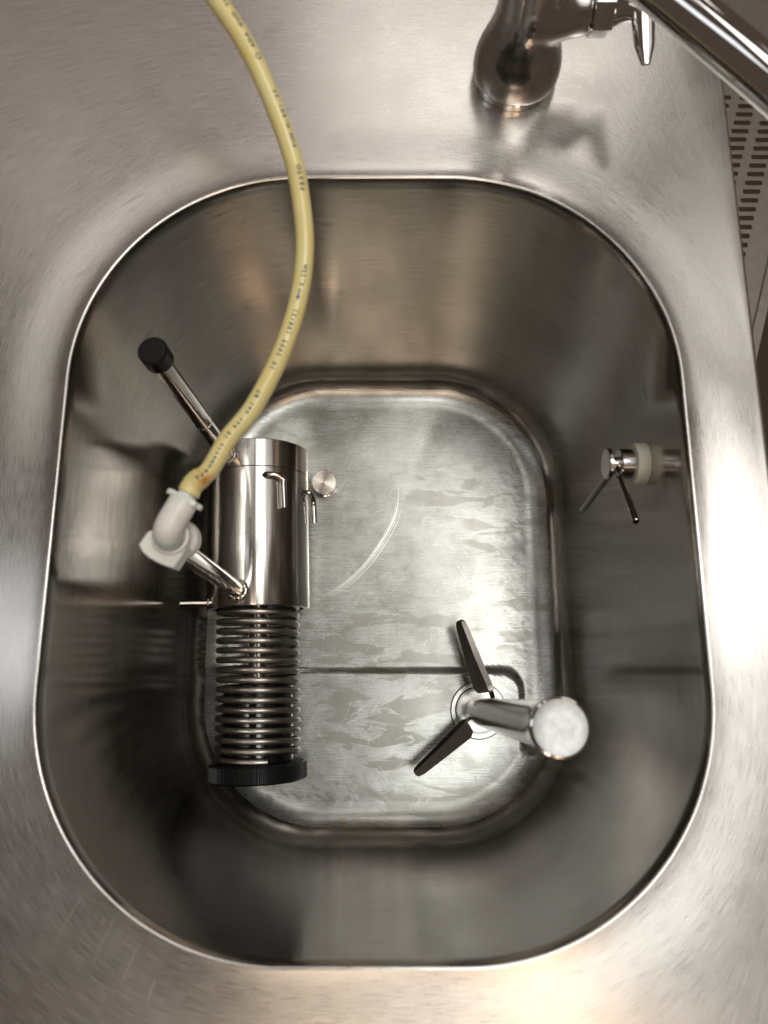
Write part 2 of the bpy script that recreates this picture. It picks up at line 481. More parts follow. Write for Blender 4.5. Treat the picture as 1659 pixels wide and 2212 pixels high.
# drain flange with two concentric joints
mb = MB()
lathe(mb, (77.4, -25, -257), (0, 0, 1), [(22.5, 0), (22.5, 2.6), (22.1, 2.9), (19.2, 2.9), (19.0, 2.6)], 96)
lathe(mb, (77.4, -25, -257), (0, 0, 1), [(18.3, 2.4), (18.1, 3.2), (15.0, 3.6), (12, 3.2), (0, 3.2)], 96)
drain = mb.out("drain_flange", M_flange, sink)
mb = MB()
lathe(mb, (77.4, -25, -257), (0, 0, 1), [(19.0, 2.0), (18.3, 2.0)], 96)
lathe(mb, (77.4, -25, -257), (0, 0, 1), [(23.3, 1.6), (22.9, 2.55), (22.4, 2.55)], 96)
mb.out("drain_joint", M_gap, drain)

# countertop
V = []; Frs = []; Uv = []
dp = [(-0.3, -0.6), (0.1, -0.18), (0.5, 0.0), (1.0, 0.03), (1.6, -0.08), (2.4, -0.28), (3.4, -0.48), (4.6, -0.70), (6.5, -0.98), (9, -1.08), (13, -1.0), (17, -0.83), (21, -0.59), (25, -0.33), (29, -0.13), (33, -0.03), (36, 0.0), (37.5, 0.0)]
bs = []
def dish(p):     # the sheet dips towards the bowl at the back and left, and is nearly flat at the front
    return 0.22 + 0.78 * sstep((p.y - 20 + max(0, -p.x) * 0.5) / 130)
for d, z in dp: bs.append((push_ring([p + n * d for p, n in zip(rim_p, rim_n)], [z * (dish(p) if d > 1.2 else 1) for p in rim_p]), d))
DX0, DX1, DY0, DY1 = -460, 200, -330, 520
c0 = Vector((-5, 77)); outer = []
for p, n in zip(rim_p, rim_n):
    q = p + n * 37.5; d = q - c0; ts = []
    if d.x > 1e-6: ts.append((DX1 - c0.x) / d.x)
    if d.x < -1e-6: ts.append((DX0 - c0.x) / d.x)
    if d.y > 1e-6: ts.append((DY1 - c0.y) / d.y)
    if d.y < -1e-6: ts.append((DY0 - c0.y) / d.y)
    outer.append(c0 + d * min(t for t in ts if t > 0))
for cx, cy in ((DX0, DY0), (DX0, DY1), (DX1, DY0), (DX1, DY1)):
    j = min(range(NT), key=lambda i: (outer[i] - Vector((cx, cy))).length); outer[j] = Vector((cx, cy))
inner = [p + n * 37.5 for p, n in zip(rim_p, rim_n)]
for s in (0.3, 0.65, 1.0):
    b = push_ring([a.lerp(o, s) for a, o in zip(inner, outer)], 0.0)
    bs.append((b, 37.5 + 200 * s))
def off(o, d):
    return Vector((o.x + (d if abs(o.x - DX1) < 1e-3 else -d if abs(o.x - DX0) < 1e-3 else 0), o.y + (d if abs(o.y - DY1) < 1e-3 else -d if abs(o.y - DY0) < 1e-3 else 0)))
for d, z in ((0.9, -0.25), (1.7, -0.9), (2.2, -1.8), (2.3, -3), (2.3, -45)):
    bs.append((push_ring([off(o, d) for o in outer], z), 240 + d - z))
for i in range(len(bs) - 1):
    (a, ua), (b, ub) = bs[i], bs[i + 1]
    for k in range(NT):
        k2 = (k + 1) % NT
        q = (a + k, a + k2, b + k2, b + k); Frs.append(q)
        if i < len(dp) + 2:
            wv = []
            for j, kk, r in ((a + k, k, ua), (a + k2, k + 1, ua), (b + k2, k + 1, ub), (b + k, k, ub)):
                wv.append((r / 10, arc[kk] / 10))
            # across the grain = away from the bowl, along it = round the bowl
            Uv.append(wv)
        else:
            Uv.append([(ua / 10, arc[k] / 10), (ua / 10, arc[k + 1] / 10), (ub / 10, arc[k + 1] / 10), (ub / 10, arc[k] / 10)])
deck = build("countertop", V, Frs, M_deck, None, Uv, 60)
setp(deck, "brushed stainless steel countertop around the sink bowl", None, "structure")

# scratches: hair-thin bright strips lying on the sheet (wear), one part
def strips(name, curves, mat, parent, lift=0.06):
    mb = MB()
    for P, w in curves:
        P = [Vector(p) for p in P]; n = len(P); v = []; f = []
        for i, p in enumerate(P):
            t = (P[min(i + 1, n - 1)] - P[max(i - 1, 0)]); t.z = 0; t.normalize()
            s = Vector((-t.y, t.x, 0)); ww = w * math.sin(math.pi * (i + 0.6) / (n + 0.2)) + 0.01
            v += [p + s * ww / 2, p - s * ww / 2]
        for i in range(n - 1): f.append((2 * i, 2 * i + 1, 2 * i + 3, 2 * i + 2))
        mb.add(v, f)
    o = mb.out(name, mat, parent); o["kind"] = "stuff"; return o
def on_floor(x, y):
    d = Vector((x, y)) - cen; best = 0
    for e in edge:
        ed = e - cen
        if ed.length > 0 and d.length > 0:
            c = d.dot(ed) / (d.length * ed.length)
            if c > 0.9985: best = max(best, d.length / ed.length)
    return best
fl = []
arcP = [(13, 164), (12, 150), (9, 136), (0, 118), (-15, 96), (-34, 78), (-53, 67)]
for o in (0, 1.6, 3.5, -1.2):
    P = catmull([(x + o, y - o * 0.4, 0) for x, y in arcP[(1 if o else 0):]], 6)
    fl.append(([Vector((p.x, p.y, floor_z(p.xy, on_floor(p.x, p.y)) + 0.08)) for p in P], 1.0 if o in (0,) else 0.5))
for i in range(260):
    x = random.uniform(-95, 118); y = random.uniform(-80, 225)
    a = random.choice((0.55, 0.75, 0.6, -0.5, 1.2, 0.2, 2.4)) + random.gauss(0, 0.2); Ln = random.uniform(4, 26) * (0.6 if random.random() < .5 else 1)
    bend = random.gauss(0, 0.02); P = []
    for k in range(6):
        P.append((x, y)); x += math.cos(a) * Ln / 5; y += math.sin(a) * Ln / 5; a += bend * Ln / 5
    if all(on_floor(*q) < 0.97 for q in P):
        fl.append(([Vector((q[0], q[1], floor_z(Vector(q), on_floor(*q)) + 0.08)) for q in P], random.uniform(0.05, 0.16)))
strips("floor_scratch", fl, M_scr, sink)
dk = []
for (x, y, a, Ln) in ((-150, -118, 1.15, 26), (-132, -126, 1.2, 24), (-118, -134, 1.25, 20), (-106, -141, 1.3, 10), (-175, 215, 0.75, 24), (-150, 262, 0.7, 18), (-140, 330, 0.6, 20), (-120, 352, 0.5, 9), (-185, 250, 0.7, 30), (-90, 300, 0.55, 16), (-205, 300, 0.6, 14)):
    P = []
    for k in range(7):
        P.append(Vector((x, y, 0.09))); x += math.cos(a) * Ln / 6; y += math.sin(a) * Ln / 6; a -= 0.03
    dk.append((P, random.uniform(0.25, 0.6)))
strips("countertop_scratch", dk, M_scr, deck)
# chalky smear on the front edge of the rim
mb = MB()
flecks = []
for (x, y, w, h, m_) in ((-77, -135.5, 6, 2.2, 34), (-84, -137.2, 6, 1.6, 16), (-118, -116.5, 5, 3.0, 22), (-128, -108, 4, 3, 12)):
    for _ in range(m_): flecks.append((x + random.gauss(0, w * 0.5), y + random.gauss(0, h * 0.5), random.uniform(0.15, 0.75), random.uniform(0.1, 0.4)))
for (x, y, w, h) in flecks:
    n = 9; v = [(x, y, -0.9 if False else 0.0)]
    for k in range(n):
        t = 2 * math.pi * k / n; rr = 1 + random.uniform(-.25, .25); v.append((x + w * rr * math.cos(t), y + h * rr * math.sin(t), 0.0))
    def dz(px, py):
        d = min((Vector((px, py)) - p).length for p in rim_p)
        for (d0, z0), (d1, z1) in zip(dp, dp[1:]):
            if d0 <= d <= d1: return z0 + (z1 - z0) * (d - d0) / (d1 - d0)
        return 0
    v = [(a_, b_, dz(a_, b_) * 0.22 + 0.12) for a_, b_, _ in v]
    mb.add(v, [(0, 1 + k, 1 + (k + 1) % n) for k in range(n)])
lim = mb.out("limescale_smear", M_limes, deck); lim["kind"] = "stuff"

# ---------------------------------------------------------------- piston tool lying in the bowl
ax0 = Vector((-102.9, 181.0, -210)); axd = Vector((0.0345, -1, 0)).normalized()
def A(y): return ax0 + axd * ((181.0 - y) / -axd.y)
tool = thing("piston_dispenser", (-98, 60, -250), "steel cylinder with exposed coil spring and two upright pipes, lying in the bowl", "dispenser")
y_seam, y_end = 159.0, 53.0
Ltop = (A(y_seam) - ax0).length; Lb = (A(y_end) - ax0).length
mb = MB()
lathe(mb, ax0, axd, [(0, 1.2), (38.6, 1.2), (38.8, 0.0), (39.4, 0.0), (40, 0.6), (40, Ltop - 0.35), (39.2, Ltop - 0.3)], 128)
mb.out("end_sleeve", M_body, tool)
mb = MB()
lathe(mb, ax0, axd, [(39.3, Ltop - 0.4), (39.3, Ltop + 0.6)], 96)
mb.out("seam_ring", M_gap, tool)
mb = MB()
lathe(mb, ax0, axd, [(39.2, Ltop + 0.3), (40, Ltop + 0.35), (40, Ltop + 52), (39.86, Ltop + 52.12), (40, Ltop + 52.3), (40, Lb - 0.8), (39.5, Lb), (35.3, Lb), (34.8, Lb - 0.6), (34.8, Lb - 40), (0, Lb - 40)], 128)
mb.out("cylinder_body", M_body, tool)
# spring
n_coil = 16.2; y_s0 = 57.5; y_s1 = -58.4
P = []; steps = int(n_coil * 48)
for i in range(steps + 1):
    t = i / steps
    y = y_s0 + (y_s1 - y_s0) * t
    ph = R_(140) - 2 * math.pi * n_coil * t
    c = A(y); rr = 29.8
    side = Vector((axd.y, -axd.x, 0)) * -1
    P.append(c + side * (rr * math.cos(ph)) + Vector((0, 0, rr * math.sin(ph))))
mb = MB(); tube(mb, P, 2.45, 12, hint=(0, 0, 1))
mb.out("coil_spring", M_spring, tool)
mb = MB(); rod(mb, A(70), A(-5), 7.8, 40); mb.out("guide_rod", M_body, tool)
mb = MB(); lathe(mb, A(-3.5), axd, [(0, 0), (25.4, 0), (26.2, 0.8), (26.2, 58), (0, 58)], 96); mb.out("piston", M_wet, tool)
# knurled cap
KN = 150
mb = MB()
def knurl(r, h, t):
    return r + (0.35 * (1 if math.sin(t * KN) > 0 else -1) if 1.4 < h < 11.8 and r > 35.5 else 0)
lathe(mb, A(-60.2), axd, [(0, 0), (34.4, 0), (36.0, 1.2), (36.3, 1.5), (36.3, 11.7), (36.0, 12.0), (34.8, 13.2), (0, 13.2)], KN * 4, rfun=knurl)
mb.out("knurled_cap", M_black, tool, 25)
# upright black-capped pipe with a joint
def pipe_ring(mb, c, axis, r, w, bump=0.3, seg=40):
    P = []; d, a, b = frame_from(axis)
    for k in range(seg + 1):
        t = 2 * math.pi * k / seg
        P.append(Vector(c) + a * (r * math.cos(t)) + b * (r * math.sin(t)))
    rad = [w * (1 + bump * math.sin(k * 2 * math.pi / seg * 12) * 0.5 + random.uniform(-.15, .15)) for k in range(seg + 1)]; rad[-1] = rad[0]
    tube(mb, P, rad, 10, caps=False, hint=d)
pa, pb = Vector((-121.0, 168.5, -186)), Vector((-126.5, 175.0, -6))
mb = MB(); rod(mb, pa, pb, 5.9, 32, 0.3)
hp = mb.out("handle_pipe", M_pipe, tool)
mb = MB(); pipe_ring(mb, pa.lerp(pb, 0.44), pb - pa, 5.75, 0.55, 0.5); mb.out("pipe_joint", M_weld, hp)
mb = MB(); pd = (pb - pa).normalized(); lathe(mb, pb - pd * 9, pd, [(5.9, 0), (8.0, 0), (8.3, 0.4), (8.3, 11.6), (7.4, 12.6), (0, 12.8)], 40)
mb.out("rubber_end_cap", M_black, hp)
mb = MB(); pipe_ring(mb, (-120.6, 168.6, -175.5), (-0.25, 0, 1), 6.7, 1.5); pipe_ring(mb, (-120.6, 168.6, -174.2), (-0.25, 0, 1), 6.2, 1.2)
mb.out("weld_bead", M_weld, tool)
# air inlet pipe
qa, qb = Vector((-107.5, 63.5, -180)), Vector((-109.5, 68.0, 3))
mb = MB(); rod(mb, qa, qb, 5.9, 32, 0.3); mb.out("inlet_pipe", M_pipe, tool)
mb = MB(); pipe_ring(mb, (-107.5, 63.6, -171.5), (-0.12, 0, 1), 6.8, 1.7); pipe_ring(mb, (-107.5, 63.6, -170), (-0.12, 0, 1), 6.2, 1.3)
mb.out("weld_bead", M_weld, tool)
# side stub at the open end
mb = MB(); rod(mb, (-126, 56.2, -187), (-153.5, 55.6, -187), 2.6, 20, 0.3); mb.out("side_pin", M_pipe, tool)
mb = MB(); pipe_ring(mb, (-132.5, 56.3, -187), (1, 0, 0), 2.6, 0.7); mb.out("weld_bead", M_weld, tool)
# bent bayonet pins; a flat dark ellipse paints the shade of each slot opening
def surf(xoff, y, dr=0.0):
    """point on the body surface: xoff = sideways offset from the axis"""
    c = A(y); r = 40 + dr; side = Vector((-axd.y, axd.x, 0))
    ang = math.acos(max(-1, min(1, xoff / 40)))
    return c + side * (r * math.cos(ang)) + Vector((0, 0, r * math.sin(ang)))
def pin(x0, x1, y0, y1, rise):
    mb = MB()
    pts = [surf(x0 - 1.5, y0, -3), surf(x0 + 0.5, y0, 1.2), surf(x0 + (x1 - x0) * 0.55, y0 - 0.3, rise * 0.8), surf(x1, y0 - 3.2, rise), surf(x1 + 0.3, y0 - 8, rise), surf(x1 + 0.8, y1, rise)]
    tube(mb, catmull(pts, 8), 2.25, 16)
    mb.out("bayonet_pin", M_pipe, tool)
    mb = MB(); n = 28; v = [surf(x0 + 0.5, y0, 0.06)]
    for k in range(n):
        t = 2 * math.pi * k / n; v.append(surf(x0 + 0.5 + 4.6 * math.cos(t), y0 + 3.0 * math.sin(t), 0.06))
    mb.add(v, [(0, 1 + k, 1 + (k + 1) % n) for k in range(n)])
    mb.out("pin_slot_shade", M_gap, tool)
pin(13.0, 22.5, 151.5, 126, 3.6)
pin(38.0, 39.6, 143.5, 121, 5.0)

# white elbow on the inlet pipe
mb = MB(); lathe(mb, (-103.8, 69.5, -3.5), (0, 0, 1), [(0, 0), (8.6, 0), (10.0, 1.0), (10.2, 3), (10.0, 6.0), (9.3, 7.2), (0, 7.2)], 56)
nut = mb.out("collar", M_white, tool)
mb = MB()
poly = [(-116.5, 71), (-120.6, 64.5), (-118.6, 61.0), (-115.3, 58.0), (-111.0, 55.6), (-106.2, 53.7), (-102.7, 52.8), (-99.8, 57.4), (-97.0, 63.0), (-99, 71), (-107, 75)]
prism(mb, list(poly), 3.0, 14.0, 0.7); mb.out("collar_wing", M_white, nut)
mb = MB(); lathe(mb, (-104.6, 68.4, 12), (0, 0, 1), [(9.4, 0), (9.4, 3.2), (8.9, 4.0), (8.0, 4.2), (7.4, 6), (0, 6)], 56)
mb.out("collar_ring", M_white, nut)
E1 = Vector((-103.0, 67.0, 24)); dir_e = Vector((9.2, 17.5, 0.5)).normalized()
pth = [Vector((-104.2, 67.6, 12)), Vector((-104.2, 67.6, 18))]
for k in range(1, 9):
    a = R_(90 * k / 8); r = 6.5
    pth.append(Vector((-104.2, 67.6, 20)) + dir_e * (r * (1 - math.cos(a))) + Vector((0, 0, r * math.sin(a))))
pth.append(pth[-1] + dir_e * 12.0)
mb = MB(); tube(mb, pth, 7.0, 36, hint=(1, 0, 0))
lathe(mb, Vector((-104.2, 67.6, 21.4)), (0, 0, 1), [(7.0, -6), (7.0, 0), (6.6, 2.3), (5.2, 4.4), (2.8, 5.8), (0, 6.3)], 36)
el = mb.out("elbow", M_white, tool)
ee = pth[-1]
sd = Vector((dir_e.y, -dir_e.x, 0)).normalized()
mb = MB(); v = []; f = []
outl = []
for k in range(40):
    t = 2 * math.pi * k / 40; cx = 9.6 * math.copysign(abs(math.cos(t)) ** 0.8, math.cos(t)); cz = (5.8 if abs(math.cos(t)) < .8 else 3.2) * math.copysign(abs(math.sin(t)) ** 0.7, math.sin(t))
    outl.append((cx, cz))
for h in (-1.2, 1.2):
    for cx, cz in outl: v.append(ee + dir_e * h + sd * cx + Vector((0, 0, cz)))
f.append(tuple(range(39, -1, -1))); f.append(tuple(range(40, 80)))
for k in range(40): f.append((k, (k + 1) % 40, 40 + (k + 1) % 40, 40 + k))
mb.add(v, f); mb.out("ear_flange", M_white, el)
mb = MB(); lathe(mb, ee, dir_e, [(4.6, 0), (4.6, 3.0), (3.6, 3.4), (3.6, 9), (0, 9)], 32); mb.out("hose_barb", M_white, el)

# ---------------------------------------------------------------- yellow hose
h0 = ee + dir_e * 3.2
hp_ = [h0, h0 + dir_e * 6, Vector((-83.0, 98.0, 31.5)), Vector((-74.6, 112.6, 33.5)), Vector((-62.8, 127.5, 36)), Vector((-49.9, 153.0, 40)), Vector((-41.9, 179, 43)), Vector((-38.6, 203, 48)), Vector((-39.9, 224.2, 55)), Vector((-43.9, 243.9, 63)), Vector((-54.1, 269.6, 74)), Vector((-66.5, 292, 84)), Vector((-86, 316, 95)), Vector((-110, 340, 108)), Vector((-140, 372, 124))]
HP = catmull(hp_, 14)
slen = [0.0]
for a, b in zip(HP, HP[1:]): slen.append(slen[-1] + (b - a).length)
HR = 4.55
def hr(s): # stretched over the barb, slightly lumpy there
    return HR + 0.75 * (1 - sstep((s - 9) / 6)) + (0.12 * math.sin(s * 2.6) if s < 12 else 0)
hose = thing("air_hose", tuple(h0), "translucent yellow plastic hose with blue printed text, running up from the white elbow fitting", "hose")
mb = MB(); tube(mb, HP, [hr(s) for s in slen], 36, caps=False)
tube(mb, list(reversed(HP)), [hr(s) - 1.35 for s in reversed(slen)], 28, caps=False)
mb.f = [tuple(reversed(q)) if i >= 36 * (len(HP) - 1) else q for i, q in enumerate(mb.f)]; mb.u = [list(reversed(q)) if i >= 36 * (len(HP) - 1) else q for i, q in enumerate(mb.u)]
mb.out("tube", M_hose, hose)
hT, hN, hB = sweep_frames(HP, (0, 0, 1))
def hose_pt(s, ang, lift=0.07):
    i = max(0, min(len(slen) - 2, next((k for k in range(len(slen) - 1) if slen[k + 1] >= s), len(slen) - 2)))
    t = (s - slen[i]) / max(1e-6, slen[i + 1] - slen[i])
    p = HP[i].lerp(HP[i + 1], t); n = hN[i].lerp(hN[i + 1], t).normalized(); b = hB[i].lerp(hB[i + 1], t).normalized()
    r = hr(s) + lift
    return p + n * (r * math.cos(ang)) + b * (r * math.sin(ang))
def glyph(ch):
    c = bpy.data.curves.new("printed_letter", 'FONT'); c.body = ch; c.size = 1; c.align_x = 'CENTER'; c.resolution_u = 2
    c.offset = 0.03
    o = bpy.data.objects.new("printed_letter", c); S.collection.objects.link(o)
    dg = bpy.context.evaluated_depsgraph_get()
    me = bpy.data.meshes.new_from_object(o.evaluated_get(dg))
    bpy.data.objects.remove(o); bpy.data.curves.remove(c)
    bm = bmesh.new(); bm.from_mesh(me); bmesh.ops.triangulate(bm, faces=bm.faces[:])
    for _ in range(3):      # short edges only, so that the print can follow the round tube
        long_ = [e for e in bm.edges if e.calc_length() > 0.17]
        if not long_: break
        bmesh.ops.subdivide_edges(bm, edges=long_, cuts=1)
        bmesh.ops.triangulate(bm, faces=bm.faces[:])
    bm.verts.index_update()
    v = [tuple(q.co) for q in bm.verts]; f = [tuple(q.index for q in p.verts) for p in bm.faces]
    bm.free(); bpy.data.meshes.remove(me); return v, f
GC = {}
def hose_text(txt, s0, pitch, size, ang0, dang=0.0, mat=None):
    mb = MB()
    for i, ch in enumerate(txt):
        if ch == ' ': continue
        if ch not in GC: GC[ch] = glyph(ch)
        v, f = GC[ch]
        # letters read along the tube away from the fitting; their tops face the tube's left side
        out = []
        for x, y, z in v:
            s = s0 + i * pitch + x * size; a = ang0 + dang * i + (y - 0.35) * size / HR
            out.append(hose_pt(s, -a))
        mb.add(out, f)
    return mb.out("printed_text", mat or M_ink, hose)
TS = 3.0; TP = 2.25
def near_s(x, y): return slen[min(range(len(HP)), key=lambda i: (HP[i].x - x) ** 2 + (HP[i].y - y) ** 2)]
hose_text("Pneumatic 10 bar oel RT", near_s(-85.2, 91.5), 2.22, 2.8, -0.12, 0.002)
hose_text("10.2009 (0812)", near_s(-49.8, 143.9), 2.3, 2.9, -0.15, -0.01)
s2 = near_s(-37.0, 176.7)
mb = MB()
def quad_strip(s_a, s_b, a_a, a_b, n=4):
    v = []
    for i in range(n + 1):
        s = s_a + (s_b - s_a) * i / n
        v += [hose_pt(s, -a_a), hose_pt(s, -a_b)]
    mb.add(v, [(2 * i, 2 * i + 1, 2 * i + 3, 2 * i + 2) for i in range(n)])
AC = -0.22
quad_strip(s2 - 0.3, s2 + 0.25, AC - 0.32, AC + 0.32)
quad_strip(s2 + 2.6, s2 + 7.2, AC - 0.08, AC + 0.08)
v = [hose_pt(s2 + 1.2, -AC), hose_pt(s2 + 3.9, -AC + 0.30), hose_pt(s2 + 2.9, -AC + 0.06), hose_pt(s2 + 2.9, -AC - 0.06), hose_pt(s2 + 3.9, -AC - 0.30)]
mb.add(v, [(0, 1, 2), (0, 2, 3), (0, 3, 4)])
mb.out("printed_arrow", M_inkblue, hose)
hose_text("0,25m", s2 + 9.4, 2.2, 2.8, -0.30, -0.02)
hose_text("FESTO", near_s(-39.2, 230.4), 2.45, 3.1, -0.55, 0.0)
hose_text("PUN-H-8X1,25", near_s(-45.4, 247.8), 2.28, 2.7, -0.80, 0.0)
s5 = near_s(-58.6, 283)
mb = MB(); n = 28; v = []
for k in range(n):
    t = 2 * math.pi * k / n
    for q in (1.5, 1.05): v.append(hose_pt(s5 + q * math.cos(t), 0.72 + q * math.sin(t) / HR))
mb.add(v, [(2 * k, 2 * k + 1, (2 * k + 3) % (2 * n), (2 * k + 2) % (2 * n)) for k in range(n)])
mb.out("printed_ring_mark", M_ink, hose)
hose_text("ADA GUD TUP", s5 + 5.0, 2.5, 2.9, -0.70, 0.0)

# ---------------------------------------------------------------- paddle shaft standing over the drain
sb = Vector((75.2, -25.5, -252.7)); stp = Vector((79.3, -21.2, 26.0)); sdv = (stp - sb).normalized(); SL = (stp - sb).length
pad = thing("paddle_shaft", tuple(sb), "upright polished steel shaft with two dark blades near its foot, standing over the drain", "stirrer")
mb = MB(); lathe(mb, sb, sdv, [(0, 0), (8.6, 0), (9.0, 0.5), (9.1, 14), (9.6, 24), (10.6, 40), (11.0, 60), (11.3, 140), (11.6, 210), (11.9, 250), (12.4, SL - 12), (13.4, SL - 6), (13.9, SL - 3)], 64)
shaft = mb.out("shaft", M_satin, pad)
mb = MB(); lathe(mb, sb, sdv, [(13.9, SL - 3), (14.0, SL - 1.6), (13.6, SL - 0.5), (12.6, SL - 0.2)], 64); mb.out("rim_band", M_pipe, shaft)
mb = MB(); lathe(mb, sb, sdv, [(12.6, SL - 0.2), (12.2, SL - 0.35), (6, SL - 0.3), (0, SL - 0.3)], 64, rfun=lambda r, h, t: r); mb.out("end_disc", M_disc, shaft)
# dimple with a rivet
mb = MB()
dpt = sb + sdv * 72
def on_shaft(ang, h, dr): 
    d, a, b = frame_from(sdv, (1, 0, 0)); return sb + d * h + (a * math.cos(ang) + b * math.sin(ang)) * (11.0 + dr)
v = [on_shaft(2.35, 66, 0.25)]; n = 24
for k in range(n):
    t = 2 * math.pi * k / n; v.append(on_shaft(2.35 + 0.30 * math.cos(t), 66 + 15 * math.sin(t), 0.08))
mb.add(v, [(0, 1 + k, 1 + (k + 1) % n) for k in range(n)]); mb.out("weld_mark", M_weld, shaft)
def blade(root, tip, w0, w1, pitch):
    root, tip = Vector(root), Vector(tip); d = (tip - root).normalized(); L = (tip - root).length
    side = d.cross(Vector((0, 0, 1))).normalized(); up = side.cross(d).normalized()
    side = (side * math.cos(pitch) + up * math.sin(pitch)); nrm = side.cross(d).normalized()
    mb = MB()
    # outline: narrow tab, notch, full width, rounded tip (x along, y across; bevelled trailing edge)
    prof = [(-6, 0.35, 0.55), (4.5, 0.35, 0.62), (6.0, -0.30, 0.70), (10, -0.5, 0.68), (L * 0.5, -0.44, 0.52), (L * 0.9, -0.36, 0.36), (L - 1.5, -0.28, 0.28), (L, -0.12, 0.14)]
    v = []; f = []
    for x, a, b in prof:
        ya, yb = a * w0, b * w0; bev = min(0.35 * (yb - ya), 4.0); c = root + d * x
        v += [c + side * ya + nrm * 0.7, c + side * (yb - bev) + nrm * 0.9, c + side * yb + nrm * -0.9, c + side * yb + nrm * -1.3, c + side * ya + nrm * -0.7]
    k = 5
    for i in range(len(prof) - 1):
        for j in range(k): f.append((i * k + j, i * k + (j + 1) % k, (i + 1) * k + (j + 1) % k, (i + 1) * k + j))
    f.append(tuple(range(k - 1, -1, -1))); f.append(tuple(range((len(prof) - 1) * k, len(prof) * k)))
    mb.add(v, f); return mb.out("blade", M_dark, pad, 20)
blade((79.0, -15.5, -222), (60.5, 46.0, -224), 13.0, 7, 0.45)
blade((71.5, -33.0, -226), (23.5, -70.5, -222), 13.0, 7, -0.45)

# ---------------------------------------------------------------- knob on the right wall
wk = thing("wall_knob", (157.4, 127.5, -60), "steel knob on white nylon washer with two pin handles on the right bowl wall", "knob")
X = (-1, 0, 0)
mb = MB(); lathe(mb, (158.8, 127.5, -60), X, [(0, 0), (12.0, 0), (12.8, 0.8), (12.8, 6.8), (11.8, 8.0), (0, 8.0)], 56); mb.out("nylon_washer", M_cream, wk)
mb = MB(); lathe(mb, (150.9, 127.5, -60), X, [(9.1, 0), (9.1, 8.0), (8.6, 8.6), (4.2, 8.8), (4.2, 13.6)], 48); mb.out("boss", M_satin, wk)
mb = MB(); lathe(mb, (137.6, 127.5, -60), X, [(0, 0), (8.6, 0), (9.5, 0.6), (9.5, 2.4), (9.0, 3.0), (0, 3.1)], 48); mb.out("end_flange", M_satin, wk)
mb = MB(); rod(mb, (140.4, 124.8, -58), (139.6, 85.0, -29.0), 2.0, 20, 0.3); mb.out("pin_handle", M_pipe, wk)
mb = MB(); rod(mb, (140.0, 124.5, -62), (132.8, 110.0, -110), 2.0, 20, 0.3); mb.out("pin_handle", M_pipe, wk)

# ---------------------------------------------------------------- small steel stud on the bowl floor
fk = thing("floor_stud", (-51.5, 164, -250.5), "short round steel stud with turned top standing on the bowl floor beside the cylinder", "stud")
mb = MB(); lathe(mb, (-51.5, 164.5, -250.6), (0, 0, 1), [(10.4, 0), (10.4, 1.2), (9.2, 1.8), (9.2, 6.0), (10.2, 6.4), (10.6, 7.0), (10.6, 11.6), (10.3, 12.0)], 56); mb.out("stud_body", M_pipe, fk)
mb = MB(); lathe(mb, (-51.5, 164.5, -250.6), (0, 0, 1), [(10.3, 12.0), (0, 12.1)], 56); mb.out("turned_top", M_knobtop, fk)

# ---------------------------------------------------------------- faucet
fc = thing("faucet", (77.5, 350, 0), "polished chrome faucet with flared base, lever handle and long swing spout, on the rear countertop", "faucet")
mb = MB()
lathe(mb, (77.5, 350, 3.0), (0, 0, 1), [(0, 0), (25.2, 0), (25.6, 5), (25.3, 10), (24.4, 15), (22.9, 20), (21.1, 25), (19.4, 30), (18.0, 36), (17, 44), (16.6, 60), (16.6, 84), (0, 84)], 64)
lathe(mb, (77, 350, 43), (1, 0, 0.02), [(0, 0), (19, 0), (16.0, 14), (12.6, 24), (11.8, 32), (11.6, 33.6), (0, 33.6)], 48)
me = bpy.data.meshes.new("faucet_body"); me.from_pydata([Vector(v) * MM for v in mb.v], [], mb.f)
tmp = bpy.data.objects.new("faucet_body", me); S.collection.objects.link(tmp)
md = tmp.modifiers.new("r", 'REMESH'); md.mode = 'VOXEL'; md.voxel_size = 0.0011; md.use_smooth_shade = True
md = tmp.modifiers.new("s", 'SMOOTH'); md.factor = 0.5; md.iterations = 22
me2 = bpy.data.meshes.new_from_object(tmp.evaluated_get(bpy.context.evaluated_depsgraph_get()))
bpy.data.objects.remove(tmp)
vv = [tuple(v.co / MM) for v in me2.vertices]; ff = [tuple(p.vertices) for p in me2.polygons]
body = build("faucet_body", vv, ff, M_satin, fc, None, 180)
mb = MB(); lathe(mb, (77.5, 350, 0.05), (0, 0, 1), [(24.4, 0), (25.0, 0.6), (25.0, 4.0), (24.4, 4.5), (22, 4.6)], 72); ring = mb.out("base_ring", M_chrome, fc)
# engraving on the base ring
mb = MB()
def ring_text(txt, a0, pitch, size):
    for i, ch in enumerate(txt):
        if ch == ' ': continue
        if ch not in GC: GC[ch] = glyph(ch)
        v, f = GC[ch]
        out = []
        for x, y, z in v:
            a = a0 + (i * pitch + x * size) / 25.05; out.append((77.5 + 25.06 * math.cos(a), 350 + 25.06 * math.sin(a), 1.2 + y * size))
        mb.add(out, f)
def ring_circle(a0, r):
    v = []; n = 20
    for k in range(n):
        t = 2 * math.pi * k / n
        for q in (r, r * 0.78):
            a = a0 + q * math.cos(t) / 25.05; v.append((77.5 + 25.06 * math.cos(a), 350 + 25.06 * math.sin(a), 2.6 + q * math.sin(t)))
    mb.add(v, [(2 * k, 2 * k + 1, (2 * k + 3) % (2 * n), (2 * k + 2) % (2 * n)) for k in range(n)])
ring_circle(R_(-118), 1.6); ring_text("SOIN-E/G", R_(-110), 2.3, 3.2); ring_circle(R_(-62), 1.5)
mb.out("engraved_lettering", M_weld, ring)
